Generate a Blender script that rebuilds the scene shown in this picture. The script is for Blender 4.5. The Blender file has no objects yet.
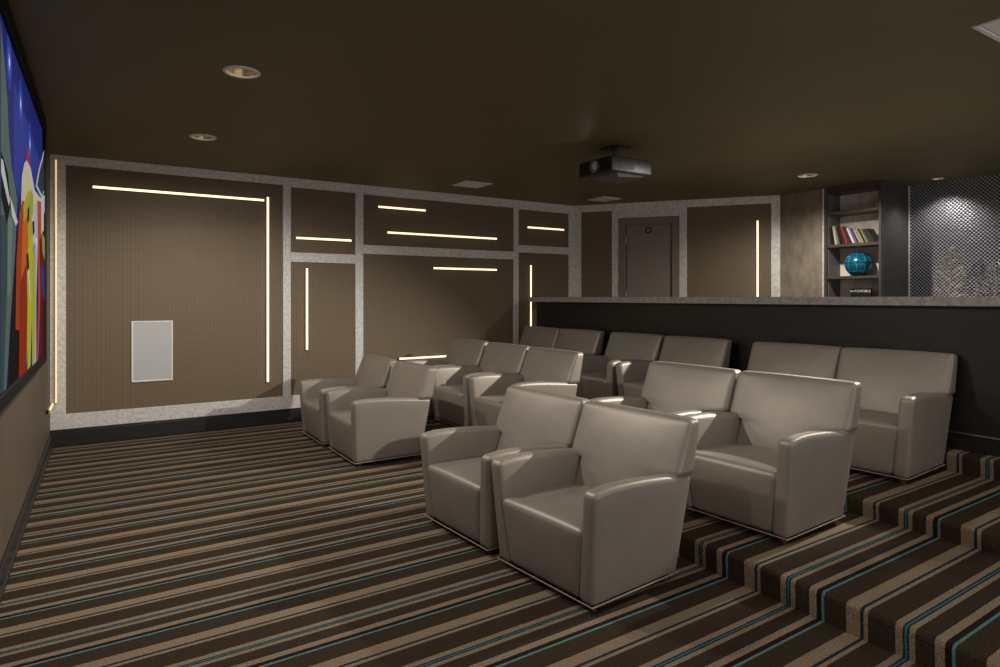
import bpy, bmesh, math, random
from mathutils import Vector, Matrix
random.seed(7)
S = bpy.context.scene
COL = S.collection
PI = math.pi
R = math.radians

# ------------------------------------------------------------------ camera, world, exposure
YAW = math.atan(397 / 630)
cam = bpy.data.cameras.new('camera')
camo = bpy.data.objects.new('camera', cam)
COL.objects.link(camo)
camo.location = (0, 0, 1.5)
camo.rotation_euler = (R(90), 0, -YAW)
cam.lens = 36 * 630 / 1000
cam.sensor_width = 36
cam.shift_y = -(333.5 - 297.5) / 1000
cam.clip_start = 0.02
S.camera = camo
w = bpy.data.worlds.new('world')
S.world = w
w.use_nodes = True
w.node_tree.nodes['Background'].inputs[0].default_value = (1.0, 0.93, 0.85, 1)
w.node_tree.nodes['Background'].inputs[1].default_value = 0.85
S.view_settings.view_transform = 'Standard'
S.view_settings.look = 'None'
S.view_settings.gamma = 1
S.view_settings.use_curve_mapping = False
S.view_settings.exposure = 0.06

CZ = 2.94
WARM = (1.0, 0.91, 0.80)
# x, y, watts, in the visible ceiling?, aim
CANS = [
    (0.75, 4.28, 115), (0.76, 6.20, 75), (7.03, 4.35, 120), (8.56, 3.63, 26),
    (0.75, 2.35, 42), (1.1, 0.35, 12), (3.0, 1.50, 26), (5.05, 1.50, 22), (6.70, 2.10, 950),
]
CONE = {3: 125, 2: 165, 0: 176, 1: 176, 8: 72}
for i, (x, y, p) in enumerate(CANS):
    l = bpy.data.lights.new('downlight_beam', 'SPOT')
    l.energy = p
    l.color = WARM
    l.spot_size = R(CONE.get(i, 150))
    l.spot_blend = 0.35 if i == 0 else 0.6 if i == 8 else 0.75
    l.shadow_soft_size = 0.035
    o = bpy.data.objects.new('downlight_beam', l)
    o.location = (x, y, CZ - 0.06)
    if i == 8:      # an adjustable lamp, tilted over the half wall toward the seats
        o.rotation_euler = Vector((4.1 - x, 4.1 - y, 0.55 - CZ)).to_track_quat('-Z', 'Y').to_euler()
    COL.objects.link(o)

# ------------------------------------------------------------------ helpers
def lin(c):
    c = c / 255.0
    return c / 12.92 if c <= 0.04045 else ((c + 0.055) / 1.055) ** 2.4

def rgb(r, g, b):
    return (lin(r), lin(g), lin(b), 1)

def mat(name, col, rough=0.6, metal=0.0, emit=None, strength=0.0, spec=0.5, noise=None, bump=None, coords='Object'):
    """noise=(scale, amount, stretch) darkens/lightens; bump=(scale, strength, stretch)"""
    m = bpy.data.materials.new(name)
    m.use_nodes = True
    nt = m.node_tree
    b = nt.nodes['Principled BSDF']
    b.inputs['Base Color'].default_value = col
    b.inputs['Roughness'].default_value = rough
    b.inputs['Metallic'].default_value = metal
    b.inputs['Specular IOR Level'].default_value = spec
    if emit:
        b.inputs['Emission Color'].default_value = emit
        b.inputs['Emission Strength'].default_value = strength
    tc = nt.nodes.new('ShaderNodeTexCoord')
    def noise_node(scale, stretch):
        mp = nt.nodes.new('ShaderNodeMapping')
        mp.inputs['Scale'].default_value = stretch
        nt.links.new(tc.outputs[coords], mp.inputs[0])
        n = nt.nodes.new('ShaderNodeTexNoise')
        n.inputs['Scale'].default_value = scale
        n.inputs['Detail'].default_value = 5
        n.inputs['Roughness'].default_value = 0.62
        nt.links.new(mp.outputs[0], n.inputs['Vector'])
        return n
    if noise:
        n = noise_node(noise[0], noise[2])
        r = nt.nodes.new('ShaderNodeValToRGB')
        a = noise[1]
        r.color_ramp.elements[0].position = 0.32
        r.color_ramp.elements[1].position = 0.68
        r.color_ramp.elements[0].color = tuple(c * (1 - a) for c in col[:3]) + (1,)
        r.color_ramp.elements[1].color = tuple(min(1, c * (1 + a)) for c in col[:3]) + (1,)
        nt.links.new(n.outputs['Fac'], r.inputs[0])
        nt.links.new(r.outputs[0], b.inputs['Base Color'])
    if bump:
        n = noise_node(bump[0], bump[2])
        bp = nt.nodes.new('ShaderNodeBump')
        bp.inputs['Strength'].default_value = bump[1]
        bp.inputs['Distance'].default_value = 0.01
        nt.links.new(n.outputs['Fac'], bp.inputs['Height'])
        nt.links.new(bp.outputs[0], b.inputs['Normal'])
    return m

def build(name, bm, m, parent=None, smooth=False, loc=None):
    me = bpy.data.meshes.new(name)
    bmesh.ops.recalc_face_normals(bm, faces=bm.faces)
    bm.to_mesh(me)
    bm.free()
    for mm in (m if isinstance(m, (list, tuple)) else [m]):
        me.materials.append(mm)
    if smooth:
        for p in me.polygons:
            p.use_smooth = True
        if smooth != 'all':
            me.set_sharp_from_angle(angle=R(40))
    o = bpy.data.objects.new(name, me)
    COL.objects.link(o)
    if parent:
        o.parent = parent
    if loc:
        o.location = loc
    return o

def tag(o, label=None, cat=None, group=None, kind=None):
    if label: o['label'] = label
    if cat: o['category'] = cat
    if group: o['group'] = group
    if kind: o['kind'] = kind
    return o

def empty(name, loc, rz, label, cat, group=None):
    o = bpy.data.objects.new(name, None)
    o.empty_display_size = 0.1
    COL.objects.link(o)
    o.location = loc
    o.rotation_euler = (0, 0, rz)
    return tag(o, label, cat, group)

def bx(bm, x0, x1, y0, y1, z0, z1, bev=0.0, seg=2):
    vs = [bm.verts.new(p) for p in [(x0, y0, z0), (x1, y0, z0), (x1, y1, z0), (x0, y1, z0), (x0, y0, z1), (x1, y0, z1), (x1, y1, z1), (x0, y1, z1)]]
    fs = [bm.faces.new([vs[i] for i in f]) for f in [(0, 3, 2, 1), (4, 5, 6, 7), (0, 1, 5, 4), (1, 2, 6, 5), (2, 3, 7, 6), (3, 0, 4, 7)]]
    if bev:
        es = list({e for f in fs for e in f.edges})
        bmesh.ops.bevel(bm, geom=es, offset=bev, segments=seg, profile=0.5, affect='EDGES')
    return bm

def box(*a, **k):
    return bx(bmesh.new(), *a, **k)

def lathe(bm, prof, n=32, c=(0, 0, 0), axis='z', cap=True):
    rings = []
    for r, z in prof:
        ring = []
        for i in range(n):
            a = 2 * PI * i / n
            p = (r * math.cos(a), r * math.sin(a), z)
            if axis == 'x': p = (z, p[0], p[1])
            ring.append(bm.verts.new((p[0] + c[0], p[1] + c[1], p[2] + c[2])))
        rings.append(ring)
    for a, b in zip(rings, rings[1:]):
        for i in range(n):
            bm.faces.new((a[i], a[(i + 1) % n], b[(i + 1) % n], b[i]))
    for k, rev in ((0, True), (-1, False)):
        if cap and prof[k][0] > 1e-4:
            try: bm.faces.new(rings[k][::-1] if rev else rings[k])
            except Exception: pass
    return bm

def tube(bm, pts, r, n=8, closed=False):
    pts = [Vector(p) for p in pts]
    rings = []
    N = len(pts)
    up = Vector((0, 0, 1))
    for i, p in enumerate(pts):
        if closed: t = (pts[(i + 1) % N] - pts[i - 1])
        else: t = pts[min(i + 1, N - 1)] - pts[max(i - 1, 0)]
        t.normalize()
        a = t.cross(up)
        if a.length < 1e-3: a = t.cross(Vector((1, 0, 0)))
        a.normalize()
        b = t.cross(a).normalized()
        rr = r[i] if isinstance(r, (list, tuple)) else r
        rings.append([bm.verts.new(p + a * rr * math.cos(2 * PI * k / n) + b * rr * math.sin(2 * PI * k / n)) for k in range(n)])
    m = N if closed else N - 1
    for i in range(m):
        A, B = rings[i], rings[(i + 1) % N]
        for k in range(n):
            bm.faces.new((A[k], A[(k + 1) % n], B[(k + 1) % n], B[k]))
    if not closed:
        bm.faces.new(rings[0][::-1]); bm.faces.new(rings[-1])
    return bm

def pad(bm, corners, rad, puff=(0, 0, 0, 0, 0, 0), warp=None, inner=6):
    """rounded, puffed hexahedron. corners: 8 pts ordered (x-,y-,z-),(x+,y-,z-),(x+,y+,z-),(x-,y+,z-), same for z+.
    puff: outward swelling for faces -x +x -y +y -z +z"""
    C = [Vector(c) for c in corners]
    hx = ((C[1] - C[0]).length + (C[2] - C[3]).length + (C[5] - C[4]).length + (C[6] - C[7]).length) / 8
    hy = ((C[3] - C[0]).length + (C[2] - C[1]).length + (C[7] - C[4]).length + (C[6] - C[5]).length) / 8
    hz = sum((C[i + 4] - C[i]).length for i in range(4)) / 8
    h = Vector((hx, hy, hz))
    def ticks(H):
        r = min(rad, H * 0.95)
        e = [math.tan(R(a)) for a in (0, 15, 30, 45)]
        pos = [H - r + r * q for q in e]
        inn = [-(H - r) + 2 * (H - r) * k / inner for k in range(1, inner)]
        return [-p for p in pos[::-1]] + inn + pos
    T = [ticks(q) for q in h]
    cache = {}
    def vert(ax, p):
        key = tuple(round(q, 6) for q in p)
        if key in cache: return cache[key]
        q = Vector([max(-(h[i] - min(rad, h[i] * .95)), min(h[i] - min(rad, h[i] * .95), p[i])) for i in range(3)])
        d = Vector(p) - q
        if d.length > 1e-9:
            v = q + d.normalized() * rad
            v = Vector([max(-h[i], min(h[i], v[i])) for i in range(3)])
        else: v = Vector(p)
        n = Vector([v[i] / h[i] for i in range(3)])
        g = [1 - abs(n[i]) ** 2.5 for i in range(3)]
        u = [(n[i] + 1) / 2 for i in range(3)]
        P = Vector((0, 0, 0))
        for k, (a, b, c) in enumerate([(0, 0, 0), (1, 0, 0), (1, 1, 0), (0, 1, 0), (0, 0, 1), (1, 0, 1), (1, 1, 1), (0, 1, 1)]):
            wgt = (u[0] if a else 1 - u[0]) * (u[1] if b else 1 - u[1]) * (u[2] if c else 1 - u[2])
            P += C[k] * wgt
        for i in range(3):
            o1, o2 = [j for j in range(3) if j != i]
            s = max(0, g[o1]) * max(0, g[o2])
            if n[i] < 0: P[i] -= puff[2 * i] * s * (-n[i])
            else: P[i] += puff[2 * i + 1] * s * n[i]
        if warp: P = Vector(warp(P, n))
        cache[key] = bm.verts.new(P)
        return cache[key]
    for ax in range(3):
        a, b = [j for j in range(3) if j != ax]
        for sgn in (-1, 1):
            for i in range(len(T[a]) - 1):
                for j in range(len(T[b]) - 1):
                    q = []
                    for (ii, jj) in ((i, j), (i + 1, j), (i + 1, j + 1), (i, j + 1)):
                        p = [0, 0, 0]
                        p[ax] = sgn * h[ax]; p[a] = T[a][ii]; p[b] = T[b][jj]
                        q.append(vert(ax, p))
                    if len(set(q)) == 4: bm.faces.new(q)
    return bm

def quadpoly(bm, pts, mi=0):
    f = bm.faces.new([bm.verts.new(p) for p in pts])
    f.material_index = mi
    return f

def copy_tree(o, parent=None):
    c = o.copy(); COL.objects.link(c)
    if parent: c.parent = parent
    for ch in list(o.children): copy_tree(ch, c)
    return c

# ------------------------------------------------------------------ materials
M = {}
M['ceiling'] = mat('ceiling_paint', (0.158, 0.136, 0.066, 1), 0.58, noise=(1.2, 0.06, (1, 1, 1)), spec=0.35)
M['leftwall'] = mat('screen_wall_paper', (0.105, 0.082, 0.058, 1), 0.6, noise=(30, 0.22, (1, 1, 0.08)))
M['silver'] = mat('silver_leaf_frame', (0.68, 0.67, 0.66, 1), 0.5, 0.15, noise=(28, 0.22, (1, 1, 1)), bump=(40, 0.12, (1, 1, 1)))
M['dark'] = mat('near_black_base', (0.020, 0.021, 0.022, 1), 0.35, noise=(8, 0.3, (0.3, 1, 4)))
M['darkwood'] = mat('dark_stained_wood', (0.020, 0.019, 0.018, 1), 0.38, noise=(7, 0.35, (0.3, 0.5, 9)), bump=(20, 0.04, (0.3, 0.4, 9)))
M['shelfwood'] = mat('shelf_dark_wood', (0.075, 0.058, 0.043, 1), 0.4, noise=(8, 0.35, (3, 0.4, 4)))
M['greywood'] = mat('return_panel_wood', (0.055, 0.056, 0.056, 1), 0.5, noise=(8, 0.35, (0.4, 0.4, 7)))
M['stone'] = mat('counter_stone', (0.38, 0.37, 0.365, 1), 0.35, noise=(22, 0.3, (1, 1, 1)))
M['taupe'] = mat('taupe_paint', (0.22, 0.172, 0.145, 1), 0.55)
M['taupe2'] = mat('taupe_door_paint', (0.25, 0.205, 0.18, 1), 0.5)
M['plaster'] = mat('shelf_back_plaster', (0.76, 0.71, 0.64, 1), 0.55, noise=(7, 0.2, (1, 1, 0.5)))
M['lining'] = mat('grey_lining', (0.15, 0.145, 0.14, 1), 0.6)
M['plaster2'] = mat('column_plaster', (0.27, 0.23, 0.18, 1), 0.6, noise=(9, 0.25, (1, 1, 0.5)), bump=(30, 0.1, (1, 1, 0.4)))
M['metal'] = mat('brushed_metal', (0.5, 0.5, 0.5, 1), 0.3, 1.0)
M['black'] = mat('black_plastic', (0.012, 0.014, 0.017, 1), 0.38)
M['velvet'] = mat('velvet_black', (0.006, 0.006, 0.007, 1), 0.75, spec=0.2)
M['black2'] = mat('charcoal_plastic', (0.035, 0.040, 0.048, 1), 0.42)
M['grey'] = mat('grey_plastic', (0.16, 0.15, 0.14, 1), 0.5)
M['white'] = mat('white_paint', (0.82, 0.82, 0.82, 1), 0.4)
M['grille'] = mat('speaker_cloth', (0.50, 0.52, 0.54, 1), 0.7, bump=(400, 0.1, (1, 1, 1)))
M['vent'] = mat('vent_panel', (0.88, 0.87, 0.85, 1), 0.55)
M['gold'] = mat('gold_reflector', (0.60, 0.47, 0.26, 1), 0.25, 0.85, noise=(25, 0.3, (1, 1, 1)))
M['lamp'] = mat('lamp_face', (0.8, 0.8, 0.8, 1), 0.4, emit=(1, 0.85, 0.6, 1), strength=5.0)
M['lampdim'] = mat('lamp_face_dim', (0.55, 0.55, 0.55, 1), 0.3, emit=(1, 0.85, 0.6, 1), strength=3.0)
M['led'] = mat('warm_led_diffuser', (0.9, 0.85, 0.7, 1), 0.5, emit=(1.0, 0.76, 0.45, 1), strength=1.7)
M['led_dim'] = mat('amber_led_diffuser', (0.9, 0.8, 0.6, 1), 0.5, emit=(0.95, 0.60, 0.26, 1), strength=0.75)
M['alu'] = mat('led_channel', (0.35, 0.34, 0.33, 1), 0.4, 0.7)
M['vinyl'] = mat('taupe_pearl_vinyl', (0.325, 0.292, 0.258, 1), 0.46, 0.28, noise=(5, 0.05, (1, 1, 1)), bump=(9, 0.18, (1, 1, 1)), spec=0.5)
M['welt'] = mat('pale_welt', (0.33, 0.29, 0.25, 1), 0.4)
M['foot'] = mat('cherry_wood', (0.11, 0.042, 0.018, 1), 0.35)

def fabric_panel_mat():
    m = mat('brown_textured_fabric', (0.125, 0.088, 0.056, 1), 0.6)
    nt = m.node_tree; b = nt.nodes['Principled BSDF']
    tc = nt.nodes.new('ShaderNodeTexCoord')
    mp = nt.nodes.new('ShaderNodeMapping'); mp.inputs['Scale'].default_value = (26, 26, 34)
    nt.links.new(tc.outputs['Object'], mp.inputs[0])
    v = nt.nodes.new('ShaderNodeTexVoronoi'); v.feature = 'F1'; v.inputs['Scale'].default_value = 1; v.inputs['Randomness'].default_value = 0.05
    nt.links.new(mp.outputs[0], v.inputs['Vector'])
    r = nt.nodes.new('ShaderNodeValToRGB')
    r.color_ramp.elements[0].position = 0.2; r.color_ramp.elements[0].color = (0.195, 0.143, 0.091, 1)
    r.color_ramp.elements[1].position = 0.75; r.color_ramp.elements[1].color = (0.128, 0.092, 0.058, 1)
    nt.links.new(v.outputs['Distance'], r.inputs[0]); nt.links.new(r.outputs[0], b.inputs['Base Color'])
    bp = nt.nodes.new('ShaderNodeBump'); bp.invert = True
    bp.inputs['Strength'].default_value = 0.35; bp.inputs['Distance'].default_value = 0.006
    nt.links.new(v.outputs['Distance'], bp.inputs['Height']); nt.links.new(bp.outputs[0], b.inputs['Normal'])
    return m
M['fabric'] = fabric_panel_mat()

def carpet_mat():
    m = mat('striped_carpet', (0.1, 0.1, 0.1, 1), 0.95, spec=0.1)
    nt = m.node_tree; b = nt.nodes['Principled BSDF']; L = nt.links
    tc = nt.nodes.new('ShaderNodeTexCoord'); sp = nt.nodes.new('ShaderNodeSeparateXYZ')
    L.new(tc.outputs['Object'], sp.inputs[0])
    def mth(op, a=None, bb=None, va=0.0, vb=0.0):
        n = nt.nodes.new('ShaderNodeMath'); n.operation = op
        n.inputs[0].default_value = va; n.inputs[1].default_value = vb
        if a is not None: L.new(a, n.inputs[0])
        if bb is not None: L.new(bb, n.inputs[1])
        return n.outputs[0]
    sk = mth('MULTIPLY', mth('SUBTRACT', sp.outputs['X'], vb=3.0), vb=-0.022)
    a = mth('MULTIPLY', mth('ADD', sp.outputs['Y'], sk), vb=-1 / 0.531)
    a = mth('ADD', a, vb=2.099 / 0.531 + 20)
    fz = nt.nodes.new('ShaderNodeTexNoise'); fz.inputs['Scale'].default_value = 90
    L.new(tc.outputs['Object'], fz.inputs['Vector'])
    j = mth('MULTIPLY', mth('SUBTRACT', fz.outputs['Fac'], vb=0.5), vb=0.012)
    t = mth('FRACT', mth('ADD', a, j))
    r = nt.nodes.new('ShaderNodeValToRGB'); cr = r.color_ramp; cr.interpolation = 'CONSTANT'
    TAN = (0.235, 0.178, 0.120, 1); BR = (0.040, 0.028, 0.018, 1); DK = (0.018, 0.011, 0.008, 1)
    NV = (0.012, 0.028, 0.042, 1); TQ = (0.085, 0.205, 0.21, 1); TQ2 = (0.045, 0.14, 0.17, 1)
    st = [(0, TAN), (.115, NV), (.142, TAN), (.178, BR), (.387, TAN), (.445, NV), (.460, TQ2), (.475, NV), (.492, TAN), (.533, BR), (.655, NV), (.668, TAN), (.736, DK), (.783, TQ), (.808, BR)]
    cr.elements[0].position = 0; cr.elements[0].color = st[0][1]
    cr.elements[1].position = st[1][0]; cr.elements[1].color = st[1][1]
    for p, c in st[2:]:
        e = cr.elements.new(p); e.color = c
    L.new(t, r.inputs[0])
    n2 = nt.nodes.new('ShaderNodeTexNoise'); n2.inputs['Scale'].default_value = 170; n2.inputs['Detail'].default_value = 2
    L.new(tc.outputs['Object'], n2.inputs['Vector'])
    mr = nt.nodes.new('ShaderNodeMapRange'); mr.inputs[1].default_value = 0.3; mr.inputs[2].default_value = 0.7
    mr.inputs[3].default_value = 0.45; mr.inputs[4].default_value = 1.55
    L.new(n2.outputs['Fac'], mr.inputs[0])
    mx = nt.nodes.new('ShaderNodeMix'); mx.data_type = 'RGBA'; mx.blend_type = 'MULTIPLY'; mx.inputs[0].default_value = 1
    L.new(r.outputs[0], mx.inputs[6]); L.new(mr.outputs[0], mx.inputs[7])
    L.new(mx.outputs[2], b.inputs['Base Color'])
    bp = nt.nodes.new('ShaderNodeBump'); bp.inputs['Strength'].default_value = 0.5; bp.inputs['Distance'].default_value = 0.004
    L.new(n2.outputs['Fac'], bp.inputs['Height']); L.new(bp.outputs[0], b.inputs['Normal'])
    return m
M['carpet'] = carpet_mat()

def lattice_mat():
    m = mat('pressed_metal_lattice', (0.5, 0.5, 0.52, 1), 0.38, 0.35)
    nt = m.node_tree; b = nt.nodes['Principled BSDF']; L = nt.links
    tc = nt.nodes.new('ShaderNodeTexCoord'); sp = nt.nodes.new('ShaderNodeSeparateXYZ')
    L.new(tc.outputs['Object'], sp.inputs[0])
    def mth(op, a=None, bb=None, va=0.0, vb=0.0):
        n = nt.nodes.new('ShaderNodeMath'); n.operation = op
        n.inputs[0].default_value = va; n.inputs[1].default_value = vb
        if a is not None: L.new(a, n.inputs[0])
        if bb is not None: L.new(bb, n.inputs[1])
        return n.outputs[0]
    s = 0.0225
    cy = mth('COSINE', mth('MULTIPLY', sp.outputs['Y'], vb=PI / s))
    cz = mth('COSINE', mth('MULTIPLY', sp.outputs['Z'], vb=PI / s))
    p = mth('MULTIPLY', cy, cz)
    r = nt.nodes.new('ShaderNodeValToRGB'); cr = r.color_ramp
    h = mth('ADD', mth('MULTIPLY', p, vb=0.5), vb=0.5)
    cr.elements[0].position = 0.36; cr.elements[0].color = (0.012, 0.012, 0.016, 1)
    cr.elements[1].position = 0.62; cr.elements[1].color = (0.42, 0.43, 0.50, 1)
    L.new(h, r.inputs[0]); L.new(r.outputs[0], b.inputs['Base Color'])
    bp = nt.nodes.new('ShaderNodeBump'); bp.inputs['Strength'].default_value = 0.7; bp.inputs['Distance'].default_value = 0.01
    L.new(h, bp.inputs['Height']); L.new(bp.outputs[0], b.inputs['Normal'])
    return m
M['lattice'] = lattice_mat()

# ------------------------------------------------------------------ room shell
WX, WY = -0.45, 7.767
Y0 = -1.3
h1, h2, h3 = 0.135, 0.24, 0.375
X1, X2, X3 = 2.82, 4.015, 5.20
# stepped carpeted floor: one profile with rounded nosings, swept along y
def nose(x, zl, zh, r=0.025):
    pts = [(x + 0.004, zl)]
    for k in range(6):
        a = PI - k * (PI / 2) / 5
        pts.append((x + r + r * math.cos(a), zh - r + r * math.sin(a)))
    return pts
prof = [(WX, 0)] + nose(X1, 0, h1) + nose(X2, h1, h2) + nose(X3, h2, h3) + [(9.0, h3)]
bm = bmesh.new()
ys = [Y0, WY + 0.02]
lo = [[bm.verts.new((x, y, z)) for x, z in prof] for y in ys]
for i in range(len(prof) - 1):
    bm.faces.new((lo[0][i], lo[0][i + 1], lo[1][i + 1], lo[1][i]))
bot = [[bm.verts.new((x, y, -0.1)) for x in (WX, 9.0)] for y in ys]
for k in (0, 1):
    bm.faces.new(lo[k] + [bot[k][1], bot[k][0]])
bm.faces.new((bot[0][0], bot[0][1], bot[1][1], bot[1][0]))
fl = build('floor', bm, M['carpet'], smooth=True)
tag(fl, kind='structure')

# ceiling with real holes for the downlights
bm = box(WX - 0.1, 9.1, Y0, WY + 0.1, CZ, CZ + 0.04)
ce = build('ceiling', bm, M['ceiling'])
cut = bmesh.new()
for x, y, _ in CANS:
    rr_ = 0.052 if x > 8 else 0.094
    lathe(cut, [(rr_, CZ - 0.1), (rr_, CZ + 0.2)], 40, (x, y, 0))
cuto = build('cut', cut, M['ceiling'])
md = ce.modifiers.new('b', 'BOOLEAN'); md.object = cuto; md.operation = 'DIFFERENCE'; md.solver = 'EXACT'
dg = bpy.context.evaluated_depsgraph_get()
nm = bpy.data.meshes.new_from_object(ce.evaluated_get(dg))
ce.modifiers.clear(); ce.data = nm
bpy.data.objects.remove(cuto)
tag(ce, kind='structure')

tag(build('wall_left', box(WX - 0.1, WX, Y0, WY + 0.1, -0.1, CZ + 0.0), M['leftwall']), kind='structure')
tag(build('wall_far', box(WX, 6.30, WY + 0.012, WY + 0.1, -0.1, CZ), M['plaster2']), kind='structure')
# the angled wall with the door
A = Vector((6.261, WY, 0)); D = Vector((0.606, -0.795, 0)).normalized(); LW = 2.975
NW = Vector((-0.795, -0.606, 0)).normalized()       # into the room
ang = math.atan2(D.y, D.x)
# local frame: x along wall, -y into the room
def at_wall(o):
    o.location = A; o.rotation_euler = (0, 0, ang); return o
tag(at_wall(build('wall_back', box(-0.02, LW, 0.012, 0.1, 0.2, CZ), M['plaster2'])), kind='structure')
E_ = A + D * LW
# flat column wall, shelf niche, return panel, lattice wall
CXW = 8.07
tag(build('wall_column', box(CXW, CXW + 0.3, 4.775, E_.y + 0.03, h3, CZ), M['plaster2']), kind='structure')
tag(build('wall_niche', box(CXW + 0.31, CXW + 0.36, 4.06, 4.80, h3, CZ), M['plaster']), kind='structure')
bm = bmesh.new()
rp = [(CXW + 0.002, 4.036), (CXW + 0.002, 3.985 + .045), (8.82, 4.078), (8.90, 4.078), (8.90, 4.14), (CXW + 0.37, 4.10), (CXW + 0.37, 4.036)]
lo_ = [bm.verts.new((x, y, h3)) for x, y in rp]; hi_ = [bm.verts.new((x, y, CZ)) for x, y in rp]
for i in range(len(rp)): bm.faces.new((lo_[i], lo_[(i + 1) % len(rp)], hi_[(i + 1) % len(rp)], hi_[i]))
tag(build('wall_return', bm, M['greywood']), kind='structure')
tag(build('wall_right', box(8.82, 8.95, Y0, 4.078, h3, CZ), M['lattice']), kind='structure')

# silver frame grid on the far wall (one trim mesh)
FZ0, FZ1 = 0.165, CZ
bm = bmesh.new()
yf0, yf1 = WY - 0.018, WY + 0.012
V = [(WX, -0.318), (1.82, 1.912), (2.713, 2.819), (5.122, 5.212), (6.151, 6.262)]
for a, b in V: bx(bm, a, b, yf0, yf1, FZ0, FZ1, 0.003, 1)
for (a, b, z0, z1) in [(-0.318, 1.82, 2.845, FZ1), (1.912, 2.713, 2.828, FZ1), (2.819, 5.122, 2.822, FZ1), (5.212, 6.151, 2.81, FZ1),
                       (-0.318, 1.82, FZ0, .318), (1.912, 2.713, FZ0, .32), (2.819, 5.122, FZ0, .32), (5.212, 6.151, FZ0, .32),
                       (1.912, 2.713, 1.928, 2.045), (2.819, 5.122, 2.06, 2.176), (5.212, 6.151, 2.17, 2.28)]:
    bx(bm, a, b, yf0, yf1, z0, z1, 0.003, 1)
tag(build('trim_1', bm, M['silver']), kind='structure')
# silver frame on the angled wall
bm = bmesh.new()
for (a, b, z0, z1) in [(0.0, 0.128, h3, CZ), (0.606, 0.713, h3, CZ), (1.608, 1.715, h3, CZ), (2.857, LW, h3, CZ),
                       (0.128, 0.606, 2.832, CZ), (0.713, 1.608, 2.71, CZ), (1.715, 2.857, 2.832, CZ)]:
    bx(bm, a, b, -0.02, 0.012, z0, z1, 0.003, 1)
bx(bm, -0.008, 0.012, -0.034, -0.005, h3, CZ, 0.004, 2)      # bright corner bead
tag(at_wall(build('trim_2', bm, M['silver'])), kind='structure')
tag(build('trim_3', box(CXW - 0.012, CXW + 0.01, 4.765, 4.785, h3, CZ, 0.003, 1), M['silver']), kind='structure')
tag(build('trim_4', box(8.80, 8.822, 4.062, 4.077, h3, CZ, 0.003, 1), M['silver']), kind='structure')

# skirting boards
bm = box(WX, 6.26, WY - 0.03, WY + 0.012, 0.0, 0.15, 0.004, 2)
bx(bm, WX, 6.26, WY - 0.034, WY + 0.0, 0.15, 0.165, 0.003, 1)
tag(build('baseboard_far', bm, M['dark']), kind='structure')
bm = box(WX, WX + 0.02, Y0, WY - 0.03, 0.0, 0.13, 0.005, 2)
bx(bm, WX, WX + 0.028, Y0, WY - 0.03, 0.0, 0.035, 0.008, 2)
tag(build('baseboard_left', bm, M['dark']), kind='structure')

# fabric wall panels
GP = 'brown fabric panels set in the silver wall frames'
def panel(x0, x1, z0, z1, label, wall='far'):
    if wall == 'far':
        o = build('wall_panel', box(x0, x1, WY - 0.006, WY + 0.012, z0, z1, 0.003, 1), M['fabric'])
    else:
        o = at_wall(build('wall_panel', box(x0, x1, -0.008, 0.012, z0, z1, 0.003, 1), M['fabric']))
    return tag(o, label, 'wall panel', GP)
panel(-0.318, 1.82, .318, 2.845, 'largest brown fabric wall panel, with the white speaker in it')
panel(1.912, 2.713, 2.045, 2.828, 'small square brown panel right above the panel with a lone upright light bar')
panel(1.912, 2.713, .32, 1.928, 'tall brown panel with one short upright light bar, right of the big panel')
panel(2.819, 5.122, 2.176, 2.822, 'wide low brown panel near the ceiling with two light bars, short over long')
panel(2.819, 5.122, .32, 2.06, 'wide brown fabric panel behind the sofas with one light bar near its top')
panel(5.212, 6.151, 2.28, 2.81, 'small brown panel with one short light bar next to the room corner')
panel(5.212, 6.151, .32, 2.17, 'brown panel beside the corner, cut by the end of the counter')
panel(0.128, 0.606, h3 + .02, 2.832, 'narrow plain brown panel between the room corner and the door', 'd')
panel(1.715, 2.857, h3 + .02, 2.832, 'brown fabric panel right of the door with an upright light bar', 'd')

# door in the angled wall
bm = bmesh.new()
bx(bm, 0.713, 0.82, -0.035, 0.012, h3, 2.71, 0.006, 2)
bx(bm, 1.50, 1.608, -0.035, 0.012, h3, 2.71, 0.006, 2)
bx(bm, 0.8, 1.52, -0.035, 0.012, 2.60, 2.71, 0.006, 2)
dr = at_wall(build('door_1', bm, M['taupe'])); tag(dr, kind='structure')
build('door_leaf', box(0.832, 1.49, -0.006, 0.010, h3 + .01, 2.588, 0.004, 1), M['taupe2'], dr)
for z in (2.33, 1.5, 0.65):
    bm = box(0.818, 0.834, -0.045, -0.01, z, z + 0.10, 0.002, 1)
    lathe(bm, [(0.007, z - .004), (0.007, z + 0.104)], 10, (0.826, -0.045, 0))
    build('hinge', bm, M['metal'], dr)
bm = lathe(bmesh.new(), [(0.012, 1.40), (0.012, 1.40)], 8, (0, 0, 0)) if False else bmesh.new()
tube(bm, [(1.42, -0.006, 1.35), (1.42, -0.06, 1.35), (1.31, -0.065, 1.35)], 0.009, 8)
build('door_handle', bm, M['metal'], dr)
bm = bmesh.new()
for k in range(36):
    a0, a1 = 2 * PI * k / 36, 2 * PI * (k + 1) / 36
    q = []
    for (r_, a_, yy) in ((.052, a0, -.008), (.052, a1, -.008), (.03, a1, -.008), (.03, a0, -.008)):
        q.append((1.155 + r_ * math.cos(a_), yy, 2.515 + r_ * math.sin(a_)))
    quadpoly(bm, q)
    q2 = [(1.155 + .052 * math.cos(a), yy, 2.515 + .052 * math.sin(a)) for a, yy in ((a0, -.008), (a1, -.008), (a1, -.004), (a0, -.004))]
    quadpoly(bm, q2)
build('door_sign', bm, M['black'], dr)

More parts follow.
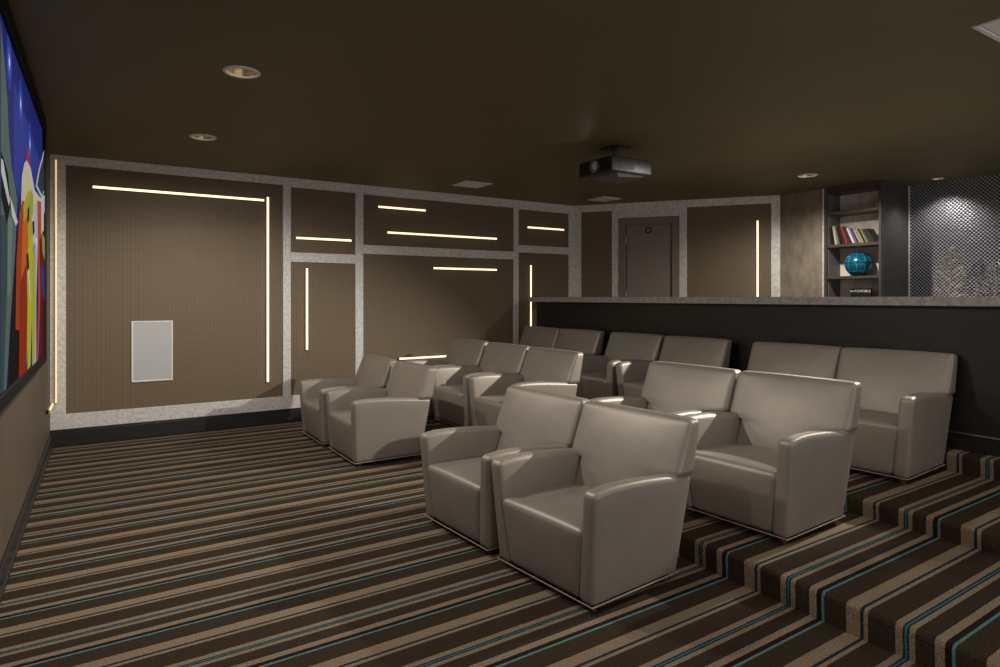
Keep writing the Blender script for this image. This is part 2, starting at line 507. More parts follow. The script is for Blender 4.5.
# ------------------------------------------------------------------ half wall with counter
BX = 5.36
BY0, BY1 = 0.2, 7.49
bm = box(BX, BX + 0.16, BY0, BY1, h3 - 0.01, 1.435)
bx(bm, BX - 0.008, BX, BY0, BY1, 0.50, 1.435)
tag(build('wall_bar', bm, M['darkwood']), kind='structure')
bm = box(BX - 0.012, BX + 0.0, BY0, BY1, h3, 0.49, 0.003, 1)
tag(build('baseboard_bar', bm, M['dark']), kind='structure')
tag(build('trim_5', box(BX - 0.018, BX - 0.005, BY0, BY1, 0.492, 0.506, 0.003, 1), M['metal']), kind='structure')
ct = build('bar_counter', box(BX - 0.09, BX + 0.26, BY0, 7.58, 1.437, 1.506, 0.002, 1), M['stone'])
tag(ct, 'long grey stone counter on the dark half wall behind the back row', 'counter')

# back counter under the lattice wall
bc = empty('back_cabinet', (8.50, 2.2, h3), 0, 'low dark wood cabinet against the silver lattice wall, hidden behind the counter', 'cabinet')
build('body', box(-0.26, 0.31, -1.75, 1.80, 0.0, 0.87, 0.004, 1), M['darkwood'], bc)
build('worktop', box(-0.30, 0.31, -1.78, 1.81, 0.87, 0.91, 0.006, 2), M['stone'], bc)
for k in range(5):
    d_ = build('door', box(-0.28, -0.26, -1.72 + k * .70, -1.05 + k * .70, 0.08, 0.84, 0.004, 1), M['darkwood'], bc)
    build('door_handle', tube(bmesh.new(), [(-0.30, -1.15 + k * .70, 0.6), (-0.30, -1.15 + k * .70, 0.75)], 0.006), M['metal'], d_)

# ------------------------------------------------------------------ built-in shelf
SY0, SY1 = 4.040, 4.765
sh = empty('bookshelf', (CXW, (SY0 + SY1) / 2, h3), 0, 'tall built-in dark wood shelf with lit plaster back holding books and a teal globe', 'shelf')
oy = (SY0 + SY1) / 2
def shp(nm_, *a, m='shelfwood'):
    x0, x1, y0, y1, z0, z1 = a
    return build(nm_, box(x0, x1, y0 - oy, y1 - oy, z0 - h3, z1 - h3, 0.003, 1), M[m], sh)
shp('side_panel', -0.005, 0.31, SY0, SY0 + 0.032, h3, CZ - 0.002)
shp('side_panel', -0.005, 0.31, SY1 - 0.035, SY1 - 0.002, h3, CZ - 0.002)
shp('top_rail', 0.0, 0.31, SY0 + .032, SY1 - .035, 2.865, CZ - 0.002)
SHZ = [2.618, 2.190, 1.775, 1.40, 1.0]
for z in SHZ: shp('shelf', 0.0, 0.31, SY0 + .032, SY1 - .035, z - 0.038, z)
shp('pale_lining', 0.03, 0.305, SY1 - 0.043, SY1 - 0.0352, h3 + .3, 2.865, m='lining')

# books: y (far to near), thickness, height, lean, colours
BK = [(4.715, .030, .235, 8, (28, 24, 22)), (4.672, .030, .245, 9, (190, 182, 170)), (4.636, .016, .24, 11, (120, 115, 110)), (4.612, .026, .24, 13, (26, 26, 28)),
      (4.578, .028, .235, 15, (38, 40, 44)), (4.540, .026, .235, 18, (176, 44, 52)), (4.510, .018, .225, 20, (62, 54, 38)), (4.486, .020, .22, 21, (60, 42, 36)),
      (4.455, .026, .22, 23, (206, 208, 222)), (4.424, .017, .205, 24, (156, 96, 110)), (4.402, .020, .20, 24, (44, 54, 96)), (4.376, .022, .205, 25, (150, 162, 190)),
      (4.347, .020, .20, 25, (186, 166, 30)), (4.322, .018, .195, 26, (38, 42, 74)), (4.298, .013, .195, 26, (170, 160, 44)), (4.277, .020, .19, 27, (70, 78, 110)),
      (4.248, .022, .19, 28, (54, 42, 40)), (4.218, .024, .19, 29, (36, 32, 34))]
LAB = ['black book at the far left end of the leaning row', 'thick cream white book near the left end of the row', 'thin grey book right of the cream one',
       'black book between the thin grey and the charcoal books', 'charcoal book just left of the red one', 'bright red book in the leaning row',
       'olive brown book just right of the red one', 'dark brown book left of the white-blue one', 'bluish white book in the middle of the row',
       'thin dusty pink book right of the white one', 'navy blue book between pink and pale blue spines', 'pale blue book left of the thick yellow one',
       'thicker yellow book in the leaning row', 'dark navy book between the two yellow ones', 'thinner yellow book, right of the thicker one',
       'slate blue book right of the thinner yellow one', 'dark brown book next to last on the right', 'black book at the right end of the leaning row, most tilted']
paper = mat('book_paper', (0.6, 0.56, 0.48, 1), 0.8)
for (y, t, hh, an, c), lb in zip(BK, LAB):
    y = 4.674 + (y - 4.715) * 1.05
    cm = mat('book_cover', rgb(*c), 0.45)
    b = empty('book', (CXW + 0.045, y, SHZ[1]), 0, lb, 'book', 'books leaning on the shelf above the globe')
    a = -R(an)
    def rot(bm_):
        bmesh.ops.rotate(bm_, verts=bm_.verts, cent=(0, 0, 0), matrix=Matrix.Rotation(a, 3, 'X'))
        mn = min(v.co.z for v in bm_.verts)
        return bm_, mn
    dd = 0.16
    bm = bmesh.new()
    bx(bm, 0, dd, -t / 2, -t / 2 + .002, 0, hh); bx(bm, 0, dd, t / 2 - .002, t / 2, 0, hh); bx(bm, -0.002, 0.003, -t / 2, t / 2, 0, hh, 0.001, 1)
    bm, mn = rot(bm); bmesh.ops.translate(bm, verts=bm.verts, vec=(0, 0, -mn)); build('cover', bm, cm, b)
    bm = box(0.003, dd - .004, -t / 2 + .002, t / 2 - .002, 0.003, hh - .004); bm, _ = rot(bm)
    bmesh.ops.translate(bm, verts=bm.verts, vec=(0, 0, -mn)); build('pages', bm, paper, b)

# teal globe
teal = mat('teal_glaze', (0.003, 0.115, 0.215, 1), 0.22, spec=0.7, noise=(9, 0.35, (1, 1, 1)))
teal2 = mat('pale_teal_line', (0.03, 0.33, 0.42, 1), 0.25)
teal3 = mat('deep_teal_line', (0.002, 0.045, 0.075, 1), 0.25)
GR = 0.158
g = empty('globe_vase', (CXW + 0.165, 4.405, SHZ[2]), R(20), 'shiny teal globe with plaid bands standing on the shelf below the books', 'globe')
zc = GR * 0.978
prof_ = [(GR * math.cos(R(a)), zc + GR * math.sin(R(a))) for a in range(-78, 91, 4)]
prof_ = [(0.0001, prof_[0][1])] + prof_
build('globe', lathe(bmesh.new(), prof_, 40), teal, g, smooth=True)
def ringz(a, r, m):
    build('band', tube(bmesh.new(), [((GR) * math.cos(R(a)) * math.cos(2 * PI * k / 40), GR * math.cos(R(a)) * math.sin(2 * PI * k / 40), zc + GR * math.sin(R(a))) for k in range(40)], r, 6, True), m, g, smooth='all')
for a in (-40, 5, 42): ringz(a, 0.004, teal3)
for a in (-36, 12): ringz(a, 0.0025, teal2)
for k in range(5):
    th = PI * k / 5
    for off, mm, rr in ((0, teal2, .003), (0.16, teal3, .003)):
        pts = []
        for q in range(-70, 251, 8):
            a = R(q); pts.append((GR * math.cos(a) * math.cos(th + off), GR * math.cos(a) * math.sin(th + off), zc + GR * math.sin(a)))
        build('band', tube(bmesh.new(), pts, rr, 6), mm, g, smooth='all')

# black box with lettering
bb = empty('book', (CXW + 0.10, 4.335, SHZ[3]), 0, 'black landscape book propped face out on the shelf under the globe, white lettering', 'book')
build('cover', box(-0.016, 0.016, -0.128, 0.128, 0.0, 0.218, 0.003, 1), M['black'], bb)
def text(nm_, body, size, m, parent, loc, rot):
    cu = bpy.data.curves.new(nm_, 'FONT'); cu.body = body; cu.size = size; cu.extrude = 0.0006; cu.align_x = 'CENTER'; cu.align_y = 'CENTER'
    to = bpy.data.objects.new(nm_, cu); COL.objects.link(to)
    dg = bpy.context.evaluated_depsgraph_get(); dg.update()
    me = bpy.data.meshes.new_from_object(to.evaluated_get(dg)); bpy.data.objects.remove(to)
    me.materials.clear(); me.materials.append(m)
    o = bpy.data.objects.new(nm_, me); COL.objects.link(o); o.parent = parent; o.location = loc; o.rotation_euler = rot
    return o
pale = mat('white_print', (0.8, 0.8, 0.82, 1), 0.6)
t_ = text('lettering', 'AUTOMOBILE', 0.042, pale, bb, (-0.0172, 0, 0.180), (R(90), 0, R(-90)))

# little green fruit on the top shelf
gr = empty('green_apple', (CXW + 0.06, 4.108, SHZ[0]), 0, 'small lime green apple in the right corner of the top shelf', 'fruit')
lime = mat('lime_skin', (0.22, 0.26, 0.02, 1), 0.4)
build('fruit', lathe(bmesh.new(), [(0.0001, 0.004), (0.012, 0.0), (0.024, 0.008), (0.031, 0.028), (0.029, 0.046), (0.016, 0.056), (0.006, 0.052), (0.0001, 0.048)], 20), lime, gr, smooth='all')
build('stem', tube(bmesh.new(), [(0, 0, 0.047), (0.003, 0, 0.068)], 0.0018, 6), M['shelfwood'], gr)

# metal skeleton leaves on the back cabinet
leafm = mat('pale_gilt_metal', (0.42, 0.37, 0.30, 1), 0.4, 0.6)
leafm2 = mat('silver_wire', (0.40, 0.40, 0.40, 1), 0.4, 0.6)
def leaf(loc, H, Wd, rz, label, m, seed, tilt=0.0):
    rnd = random.Random(seed)
    L_ = empty('leaf_sculpture', loc, rz, label, 'sculpture')
    def hw(t): return Wd * math.sin(PI * min(1, t * 0.93 + 0.07)) ** 0.75 * (1.05 - 0.25 * t)
    def P(s, t):
        return Vector((0.03 * s * s + 0.015 * math.sin(t * 3), s * hw(t) + tilt * t * t, 0.02 + H * t))
    N = 22
    for s in (-1, 1):
        build('rim', tube(bmesh.new(), [P(s, k / N) for k in range(N + 1)], 0.0055, 6), m, L_, smooth='all')
    build('midrib', tube(bmesh.new(), [P(0, k / N) for k in range(N + 1)], 0.006, 6), m, L_, smooth='all')
    bm = bmesh.new()
    for s in (-1, 1):
        for k in range(1, 11):
            t0 = k / 12; t1 = min(0.97, t0 + 0.16)
            tube(bm, [P(s * q, t0 + (t1 - t0) * q) for q in (0, .25, .5, .75, 1)], 0.004, 5)
        for k in range(70):
            t = rnd.uniform(0.03, 0.9); q = rnd.uniform(0.1, 0.9)
            a = P(s * q, t); b = P(s * min(1, q + rnd.uniform(.05, .2)), t + rnd.uniform(-.07, .07))
            tube(bm, [a, b], 0.0024, 4)
    build('veins', bm, m, L_)
    bm = box(-0.05, 0.05, -0.07, 0.07, 0, 0.02, 0.004, 1)
    build('base', bm, m, L_)
    return L_
leaf((8.50, 3.49, h3 + 0.91), 0.79, 0.165, R(8), 'tall pale gilt skeleton leaf sculpture in front of the silver lattice wall', leafm, 3, -0.03)
leaf((8.55, 3.05, h3 + 0.91), 0.60, 0.25, R(-10), 'shorter silver skeleton leaf sculpture at the right edge by the lattice wall', leafm2, 9)

# ------------------------------------------------------------------ light bars
GL = 'slim warm light bars fixed on the walls'
def bar(x0, z0, x1, z1, label, wall='far', dim=False):
    r = 0.009 if dim else 0.0135
    horiz = abs(x1 - x0) > abs(z1 - z0)
    o = empty('light_bar', (0, 0, 0), 0, label, 'light bar', GL)
    if horiz: L_ = x1 - x0
    else: L_ = z1 - z0
    # built along local x then turned
    def prof_run(bm, pr_, a, b):
        rings = []
        for s in (a, b):
            rings.append([bm.verts.new(((s, p[0], p[1]) if horiz else (p[1], p[0], s))) for p in pr_])
        n = len(pr_)
        for i in range(n): bm.faces.new((rings[0][i], rings[0][(i + 1) % n], rings[1][(i + 1) % n], rings[1][i]))
        bm.faces.new(rings[0][::-1]); bm.faces.new(rings[1])
    bm = bmesh.new()
    prof_run(bm, [(-0.0005, -r), (-0.0005, r), (-0.016, r), (-0.016, -r)], 0.0, L_)
    build('channel', bm, M['alu'], o)
    bm = bmesh.new()
    pr_ = [(-0.016, r * 0.92)] + [(-0.016 - 0.014 * math.sin(PI * k / 8), r * 0.92 * math.cos(PI * k / 8)) for k in range(1, 8)] + [(-0.016, -r * 0.92)]
    prof_run(bm, pr_, 0.006, L_ - 0.006)
    build('diffuser', bm, M['led_dim' if dim else 'led'], o, smooth=True)
    for s in (0.0, L_ - 0.006):
        bm = bmesh.new(); prof_run(bm, [(-0.0005, -r), (-0.0005, r), (-0.030, r * .9), (-0.030, -r * .9)], s, s + 0.006)
        build('end_cap', bm, M['alu'], o)
    if wall == 'far':
        o.location = (x0, WY - 0.0065, z0)
    elif wall == 'frame':
        o.location = (x0, WY - 0.0185, z0)
    else:
        o.location = A + D * x0 + NW * 0.009 + Vector((0, 0, z0)); o.rotation_euler = (0, 0, ang)
    return o
bar(-0.096, 2.643, 1.606, 2.643, 'longest level light bar, along the top of the big panel')
bar(1.645, 0.501, 1.645, 2.688, 'long upright light bar at the right side of the big panel')
bar(1.964, 2.22, 2.661, 2.22, 'light bar low in the small square panel, right of the big panel')
bar(2.102, 0.859, 2.102, 1.86, 'short upright light bar standing alone in its tall narrow panel')
bar(3.008, 2.676, 3.693, 2.676, 'shorter, upper light bar of the pair in the wide top panel')
bar(3.132, 2.35, 4.826, 2.35, 'longer, lower light bar of the pair in the wide top panel')
bar(3.798, 1.90, 4.826, 1.90, 'light bar near the top of the wide panel behind the sofas')
bar(3.30, 0.69, 4.70, 0.69, 'lowest level light bar, half hidden behind the armchairs by the wall')
bar(5.354, 2.55, 6.053, 2.55, 'short level light bar in the small panel by the room corner')
bar(5.427, 0.80, 5.427, 1.988, 'upright light bar beside the end of the counter')
bar(2.68, 0.9, 2.68, 2.597, 'upright light bar on the panel right of the door', 'd')
bar(-0.40, 0.435, -0.40, 2.889, 'amber upright light bar in the corner next to the projection screen', 'frame', True)
lb = empty('light_bar', (WX + 0.0005, 7.73, 0.43), R(-90), 'short amber light bar on the screen wall at the foot of the corner bar', 'light bar', GL)
build('channel', box(0.0, 0.50, -0.0, 0.016, -0.0175, 0.0175), M['alu'], lb)
build('diffuser', box(0.006, 0.494, 0.016, 0.03, -0.015, 0.015, 0.005, 2), M['led_dim'], lb)
build('end_cap', box(0.494, 0.50, 0.0, 0.031, -0.0175, 0.0175), M['alu'], lb)

# ------------------------------------------------------------------ in-wall speaker
sp = empty('wall_speaker', (0.451, WY - 0.006, 0.922), 0, 'white rectangular flush speaker set in the largest brown wall panel', 'speaker')
bm = bmesh.new()
hw_, hh_ = 0.196, 0.326
for (a, b, c, d) in [(-hw_, hw_, hh_ - .016, hh_), (-hw_, hw_, -hh_, -hh_ + .016), (-hw_, -hw_ + .016, -hh_ + .016, hh_ - .016), (hw_ - .016, hw_, -hh_ + .016, hh_ - .016)]:
    bx(bm, a, b, -0.014, 0.0, c, d, 0.003, 1)
build('frame', bm, M['white'], sp)
build('grille', box(-hw_ + .016, hw_ - .016, -0.009, 0.0, -hh_ + .016, hh_ - .016), M['grille'], sp)

# ------------------------------------------------------------------ ceiling vents
def vent(cx, cy, w_, d_, label):
    o = empty('ceiling_vent', (cx, cy, CZ), 0, label, 'ceiling vent', 'square ceiling grilles')
    f_ = 0.028
    bm = bmesh.new()
    for (a, b, c, d) in [(-w_ / 2, w_ / 2, d_ / 2 - f_, d_ / 2), (-w_ / 2, w_ / 2, -d_ / 2, -d_ / 2 + f_), (-w_ / 2, -w_ / 2 + f_, -d_ / 2 + f_, d_ / 2 - f_), (w_ / 2 - f_, w_ / 2, -d_ / 2 + f_, d_ / 2 - f_)]:
        bx(bm, a, b, c, d, -0.012, 0.0, 0.004, 2)
    build('frame', bm, M['white'], o)
    build('panel', box(-w_ / 2 + f_ + .006, w_ / 2 - f_ - .006, -d_ / 2 + f_ + .006, d_ / 2 - f_ - .006, -0.007, 0.0, 0.002, 1), M['vent'], o)
vent(3.96, 6.955, 0.39, 0.36, 'square white ceiling vent left of the projector near the light bar wall')
vent(6.19, 6.965, 0.34, 0.36, 'square pale ceiling vent in front of the narrow panel and door')
vent(4.09, 1.305, 0.38, 0.38, 'white ceiling vent cut off by the top right of the picture')

# ------------------------------------------------------------------ downlights
LBL = {0: 'gold-lined recessed downlight at upper left, farther from the light bar wall', 1: 'gold-lined recessed downlight at left, just in front of the light bar wall',
       2: 'recessed downlight above the counter in front of the shelf', 3: 'recessed downlight washing the silver lattice wall'}
for i, (x, y, p) in enumerate(CANS):
    o = empty('downlight', (x, y, CZ), 0, LBL.get(i, 'round recessed downlight outside the picture, on the near side of the room'), 'ceiling light', 'recessed downlights')
    bm = lathe(bmesh.new(), [(0.113, 0.0), (0.111, -0.007), (0.098, -0.009), (0.092, -0.004), (0.092, 0.004)], 40, cap=False)
    build('trim_ring', bm, M['white'], o, smooth=True)
    bm = bmesh.new()
    n = 40; pr_ = [(0.092, 0.002), (0.086, 0.03), (0.07, 0.065), (0.045, 0.095)]
    rr = [[bm.verts.new((a * math.cos(2 * PI * k / n), a * math.sin(2 * PI * k / n), z)) for k in range(n)] for a, z in pr_]
    for a, b in zip(rr, rr[1:]):
        for k in range(n): bm.faces.new((a[k], a[(k + 1) % n], b[(k + 1) % n], b[k]))
    build('reflector', bm, M['gold'], o, smooth='all')
    build('lamp', lathe(bmesh.new(), [(0.0001, 0.075), (0.02, 0.077), (0.038, 0.085), (0.046, 0.10), (0.0001, 0.10)], 24), M['lamp' if i != 1 else 'lampdim'], o, smooth=True)
    if x > 8: o.scale = (0.56, 0.56, 0.56)

# ------------------------------------------------------------------ projector
pj = empty('projector', (4.165, 4.535, 2.655), 0, 'black projector hanging from the ceiling with its lens toward the screen', 'projector')
hx_, hy_, ph = 0.255, 0.235, 0.145
build('body', box(-hx_, hx_, -hy_, hy_, 0.0, ph, 0.016, 3), M['black2'], pj, smooth=True)
build('front_panel', box(-hx_ - 0.004, -hx_ + 0.01, -hy_ + .012, hy_ - .012, 0.01, ph - .01, 0.003, 1), M['black'], pj)
lz, ly = 0.078, -0.01
bm = bmesh.new()
lathe(bm, [(0.062, -hx_ + 0.01), (0.062, -hx_ - 0.02), (0.050, -hx_ - 0.024), (0.046, -hx_ - 0.004)], 32, (0, ly, lz), 'x')
ringo = build('lens_ring', bm, mat('bronze_ring', (0.32, 0.24, 0.15, 1), 0.35, 0.8), pj, smooth=True)
lens_m = mat('lens_glass', (0.05, 0.06, 0.09, 1), 0.05, 0.3, emit=(0.75, 0.85, 1, 1), strength=0.05)
build('lens', lathe(bmesh.new(), [(0.0001, -hx_ - 0.022), (0.02, -hx_ - 0.019), (0.036, -hx_ - 0.012), (0.046, -hx_ - 0.002), (0.046, -hx_ + .004)], 28, (0, ly, lz), 'x'), lens_m, pj, smooth='all')
for sy in (-1, 1):
    for k in range(5):
        pass
bm = bmesh.new()
for k in range(9):
    bx(bm, -0.17 + k * 0.022, -0.158 + k * 0.022, -hy_ - 0.003, -hy_ + 0.002, 0.03, 0.085)
build('side_vent', bm, M['black'], pj)
# tapered belly under the body
bm = bmesh.new()
pad(bm, [(-0.12, -0.17, -0.035), (0.2, -0.17, -0.01), (0.2, 0.12, -0.01), (-0.12, 0.12, -0.035), (-0.16, -0.2, 0.004), (0.23, -0.2, 0.004), (0.23, 0.16, 0.004), (-0.16, 0.16, 0.004)], 0.008, inner=2)
build('underside_cover', bm, M['grey'], pj, smooth=True)
for (x, y) in ((-.21, .19), (.2, .19)):
    build('foot', lathe(bmesh.new(), [(0.018, -0.012), (0.02, 0.004)], 16, (x, y, 0)), M['grey'], pj)
mt_ = bmesh.new()
ztop = CZ - 2.655
bx(mt_, -0.09, 0.09, -0.11, 0.11, ztop - 0.012, ztop, 0.003, 1)
build('ceiling_plate', mt_, M['black'], pj)
build('pole', lathe(bmesh.new(), [(0.05, ztop - 0.012), (0.022, ztop - 0.04), (0.022, ph + 0.03), (0.045, ph + 0.02)], 20), M['black2'], pj, smooth=True)
build('knuckle', lathe(bmesh.new(), [(0.0001, -0.045), (0.012, -0.045), (0.012, 0.045), (0.0001, 0.045)], 12, (0, 0, ph + .05), 'x'), M['metal'], pj)
bm = bmesh.new()
for a in (40, 140, 220, 320):
    tube(bm, [(0.02 * math.cos(R(a)), 0.02 * math.sin(R(a)), ph + .022), (0.16 * math.cos(R(a)), 0.16 * math.sin(R(a)), ph + 0.006)], 0.008, 6)
build('bracket', bm, M['black'], pj)
pl = bpy.data.lights.new('projector_beam', 'SPOT'); pl.energy = 0.3; pl.color = (1, 0.95, 0.85); pl.spot_size = R(110); pl.spot_blend = 0.3; pl.shadow_soft_size = 0.02
plo = bpy.data.objects.new('projector_beam', pl); COL.objects.link(plo)
plo.location = (4.165 - hx_ - 0.03, 4.515, 2.735); plo.rotation_euler = (0, R(90), 0)

# ------------------------------------------------------------------ projection screen
SX = -0.38
sc = empty('projection_screen', (SX, 4.47, 1.93), 0, 'large wall-mounted screen in a thick black frame showing a bright film picture', 'screen')
sy0, sy1, sz0, sz1 = 2.95, 6.06, 1.06, 2.805
bm = bmesh.new()
fw = 0.125
for (a, b, c, d) in [(sy0 - fw, sy1 + fw, sz1, sz1 + .10), (sy0 - fw, sy1 + fw, sz0 - .07, sz0), (sy0 - fw, sy0, sz0, sz1), (sy1, sy1 + fw, sz0, sz1)]:
    bx(bm, WX - SX + .001, 0.0, a - 4.47, b - 4.47, c - 1.93, d - 1.93, 0.004, 1)
build('frame', bm, M['velvet'], sc)
build('backing', box(WX - SX + .002, -0.022, sy0 - 4.47, sy1 - 4.47, sz0 - 1.93, sz1 - 1.93), M['black'], sc)
def em(nm_, r, g, b, s=1.0):
    return mat(nm_, (0.01, 0.01, 0.01, 1), 0.5, emit=rgb(r, g, b), strength=s * 0.62, spec=0.0)
# flat picture: convex colour shapes (y, z), stacked a hair apart
th_ = YAW
def scr(u, v):
    """picture point of the flat screen image"""
    dx = math.sin(th_) + (u - 500) / 630 * math.cos(th_); dy = math.cos(th_) - (u - 500) / 630 * math.sin(th_); dz = (297.5 - v) / 630
    t = (SX - 0.02) / dx
    y = dy * t; z = 1.5 + dz * t
    return (max(sy0, min(sy1, y)), max(sz0, min(sz1, z)))
SHP = [
    ((36, 44, 118), [(2.95, 1.06), (6.06, 1.06), (6.06, 2.805), (2.95, 2.805)], None),
    ((48, 60, 150), [(4.2, 2.1), (6.06, 1.9), (6.06, 2.5), (4.2, 2.65)], None),
]
PX = [
    ((92, 108, 100), [(-1, 20), (3, 60), (6, 100), (7.5, 137), (10, 165), (16, 199), (14, 250), (9, 320), (5, 400), (-1, 410)]),
    ((62, 78, 74), [(-1, 215), (7, 215), (5, 300), (2, 400), (-1, 410)]),
    ((112, 130, 120), [(6, 215), (11, 220), (9, 290), (6, 300)]),
    ((22, 20, 20), [(15, 240), (20, 200), (24, 260), (20, 380), (6, 402), (9, 320)]),
    ((20, 22, 28), [(-1, 150), (6, 172), (9, 204), (5, 225), (-1, 196)]),
    ((205, 205, 200), [(-1, 158), (1, 160), (8, 200), (7, 206), (-1, 172)]),
    ((200, 208, 205), [(8, 196), (11, 205), (16, 222), (14, 226), (10, 215)]),
    ((176, 34, 26), [(23.5, 168), (25.5, 146), (31, 178), (31, 190), (23, 190)]),
    ((205, 200, 188), [(19, 210), (20, 176), (22.5, 163), (25, 160), (29, 168), (33, 190), (39, 198), (46, 201), (46, 235), (19, 260)]),
    ((206, 196, 150), [(20, 212), (22, 174), (24.5, 166), (28, 175), (33, 196), (36, 215), (30, 260), (20, 260)]),
    ((190, 190, 190), [(34, 186), (37, 169), (40.5, 157), (44, 154), (46, 155), (46, 199), (40, 198)]),
    ((44, 58, 60), [(35.5, 185), (38, 171), (41, 160), (44, 157), (46, 158), (46, 196), (40.5, 195)]),
    ((170, 62, 20), [(17, 214), (20, 200), (25, 204), (23, 270), (20, 330), (13, 330), (14, 260)]),
    ((186, 166, 46), [(21, 205), (26, 190), (30, 196), (30, 240), (27, 320), (24, 372), (20, 370), (22, 290)]),
    ((150, 170, 60), [(27, 195), (29, 189), (31, 195), (31, 215), (28, 215), (26.5, 206)]),
    ((200, 100, 34), [(20, 225), (25, 215), (26, 250), (23, 290), (18, 300)]),
    ((150, 44, 22), [(17, 285), (24, 262), (25, 300), (24, 373), (16, 384)]),
    ((186, 186, 40), [(25, 250), (30, 232), (32, 262), (29, 330), (28, 366), (25, 370)]),
    ((178, 186, 204), [(32, 205), (35, 203), (36, 230), (34, 300), (34, 364), (32, 366), (33, 300), (32, 260)]),
    ((196, 72, 24), [(35, 200), (39, 202), (39, 260), (37, 330), (36, 362), (34.5, 363), (36, 300)]),
    ((176, 176, 50), [(29, 262), (33, 252), (33, 330), (32, 368), (29.5, 370)]),
    ((96, 26, 24), [(37, 240), (41, 230), (46, 240), (46, 350), (37, 362), (38, 300)]),
    ((190, 196, 214), [(39, 200), (46, 201), (46, 216), (41, 216), (39, 210)]),
    ((52, 52, 150), [(38, 264), (41, 268), (45, 292), (44, 302), (39, 286)]),
    ((150, 150, 84), [(39, 232), (44, 240), (45, 262), (40, 252)]),
    ((214, 214, 210), [(24, 262), (25.5, 262), (27.5, 300), (27, 302)]),
    ((20, 20, 40), [(23, 255), (25, 252), (26, 268), (24, 272)]),
    ((24, 22, 44), [(24, 210), (26, 204), (26, 220), (24, 224)]),
    ((30, 26, 60), [(29, 222), (31, 220), (31.5, 232), (29.5, 236)]),
    ((220, 220, 225), [(32, 236), (34.5, 240), (34, 246), (31.5, 240)]),
    ((60, 14, 18), [(40, 300), (45, 300), (45.5, 350), (40, 358)]),
]
mats = []; bm = bmesh.new(); k = 0
def addshape(c, pts, e=1.0):
    global k
    mats.append(em('picture_colour', *c, s=e)); x = -0.020 + 0.0004 * k
    quadpoly(bm, [(x, p[0] - 4.47, p[1] - 1.93) for p in pts], k); k += 1
for c, pts, _ in SHP: addshape(c, pts)
# three light glows on the blue
for (u, v) in ((9, 62), (20, 104), (29, 144)):
    cy_, cz_ = scr(u, v)
    for r_, c in ((0.15, (52, 65, 160)), (0.085, (74, 92, 190)), (0.045, (130, 150, 225)), (0.022, (235, 240, 255))):
        addshape(c, [(cy_ + r_ * 0.8 * math.cos(2 * PI * q / 24), cz_ + r_ * 0.95 * math.sin(2 * PI * q / 24)) for q in range(24)])
for c, pts in PX: addshape(c, [scr(*p) for p in pts])
build('picture', bm, mats, sc)

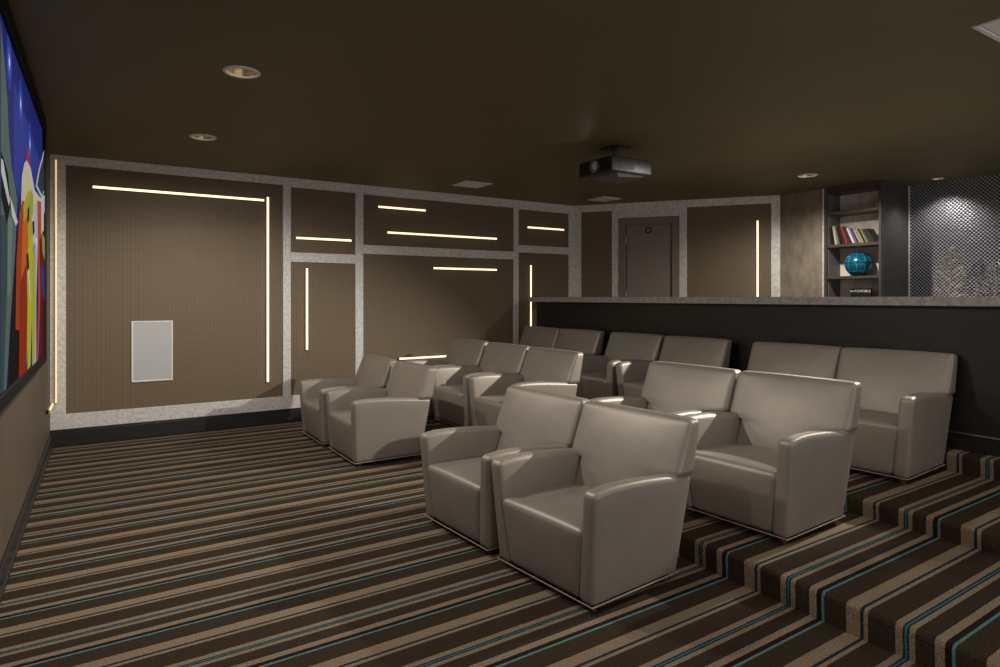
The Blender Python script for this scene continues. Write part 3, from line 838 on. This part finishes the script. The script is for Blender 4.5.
# ------------------------------------------------------------------ armchairs
def make_chair():
    root = empty('armchair', (0, 0, 0), 0, 'x', 'armchair', 'taupe theatre armchairs')
    zb = 0.042
    # seat block
    bm = bmesh.new()
    def w1(P, n):
        # crown of the seat, falling a little to the back
        return (P.x, P.y, P.z)
    pad(bm, [(-0.318, -0.265, zb), (0.25, -0.265, zb), (0.25, 0.265, zb), (-0.318, 0.265, zb),
             (-0.350, -0.318, 0.400), (0.25, -0.318, 0.380), (0.25, 0.318, 0.380), (-0.350, 0.318, 0.400)], 0.035, (0.010, 0, 0, 0, 0, 0.028), inner=8)
    build('seat', bm, M['vinyl'], root, smooth='all')
    # arms
    for s in (-1, 1):
        o0, i0, o1, i1 = 0.362 * s, 0.262 * s, 0.409 * s, 0.318 * s
        ya, yb, yc, yd = (o0, i0, o1, i1) if s < 0 else (i0, o0, i1, o1)
        def warp(P, n):
            t = (P.x + 0.35) / 0.72
            top = max(0, (P.z - 0.35) / 0.25)
            z = P.z + 0.016 * top * math.sin(PI * max(0, min(1, max(0, t) ** 0.8)))
            if t < 0.16: z -= top * 0.012 * ((0.16 - t) / 0.16) ** 2
            return (P.x, P.y, z)
        bm = bmesh.new()
        pad(bm, [(-0.322, ya, zb), (0.318, ya, zb), (0.318, yb, zb), (-0.322, yb, zb),
                 (-0.352, yc, 0.598), (0.405, yc * 0.975, 0.555), (0.405, yd * 0.975, 0.555), (-0.352, yd, 0.598)], 0.028,
            (0.003, 0, 0.004, 0.004, 0, 0.004), warp, inner=8)
        build('armrest', bm, M['vinyl'], root, smooth='all')
    # back: one T-shaped upholstered piece, narrow between the arms and wide above them
    def tee(P, n):
        q = 0.312 / 0.412 if P.z < 0.545 else 1.0
        return (P.x, P.y * q, P.z)
    bm = bmesh.new()
    pad(bm, [(0.175, -0.400, 0.33), (0.380, -0.400, 0.33), (0.380, 0.400, 0.33), (0.175, 0.400, 0.33),
             (0.385, -0.402, 0.845), (0.472, -0.402, 0.845), (0.472, 0.402, 0.845), (0.385, 0.402, 0.845)], 0.030,
        (0.022, 0.006, 0.005, 0.005, 0, 0.006), tee, inner=18)
    pad(bm, [(0.20, -0.30, zb), (0.316, -0.30, zb), (0.316, 0.30, zb), (0.20, 0.30, zb),
             (0.22, -0.31, 0.42), (0.385, -0.31, 0.42), (0.385, 0.31, 0.42), (0.22, 0.31, 0.42)], 0.01, (0.0,) * 6, inner=3)
    build('backrest', bm, M['vinyl'], root, smooth='all')
    # welt around the base
    x0, x1, y0 = -0.326, 0.322, 0.364
    build('piping', tube(bmesh.new(), [(x0, -y0, .045), (0, -y0, .045), (x1, -y0, .045), (x1, 0, .045), (x1, y0, .045), (0, y0, .045), (x0, y0, .045), (x0, 0, .045)], 0.004, 6, True), M['welt'], root)
    for sx, sy in ((-1, -1), (-1, 1), (1, -1), (1, 1)):
        cx_, cy_ = 0.27 * sx, 0.31 * sy
        build('foot', lathe(bmesh.new(), [(0.020, 0.0), (0.027, 0.03), (0.028, 0.052)], 14, (cx_, cy_, 0)), M['foot'], root, smooth=True)
    return root

CH = [
    (2.225, 2.655, 0, 5.5, 'nearest of all armchairs, in front on the flat floor'),
    (2.170, 3.490, 0, 4.0, 'front row armchair joined to the left of the nearest one'),
    (2.184, 5.705, 0, 0.5, 'front row armchair, nearer one of the pair by the light bar wall'),
    (2.160, 6.590, 0, 0.5, 'front row armchair closest to the light bar wall, leftmost of all'),
    (3.450, 2.452, h1, 4.0, 'armchair on the first step directly behind the nearest one'),
    (3.405, 3.282, h1, 3.0, 'armchair on the first step left of the one behind the nearest'),
    (3.395, 5.030, h1, 1.0, 'right one of the three middle row armchairs toward the light bar wall'),
    (3.395, 5.875, h1, 0.5, 'centre one of the three middle row armchairs toward the light bar wall'),
    (3.395, 6.745, h1, 0.5, 'left one of the three middle row armchairs, beside the light bar wall'),
    (4.832, 2.490, h2, 4.5, 'back row armchair at the right end by the steps'),
    (4.795, 3.315, h2, 3.5, 'back row armchair second from the right end'),
    (4.790, 4.435, h2, 1.0, 'back row armchair of the middle pair, its right one'),
    (4.790, 5.300, h2, 1.0, 'back row armchair of the middle pair, its left one'),
    (4.790, 6.300, h2, 0.5, 'back row armchair of the far pair, its right one'),
    (4.790, 7.135, h2, 0.5, 'back row armchair in the far corner under the counter end'),
]
proto = make_chair()
for i, (x, y, z, a, lb_) in enumerate(CH):
    o = proto if i == 0 else copy_tree(proto)
    o.location = (x, y, z); o.rotation_euler = (0, 0, R(a))
    o['label'] = 'taupe vinyl ' + lb_ if not lb_.startswith('nearest') else lb_.replace('all armchairs', 'all the taupe vinyl armchairs')
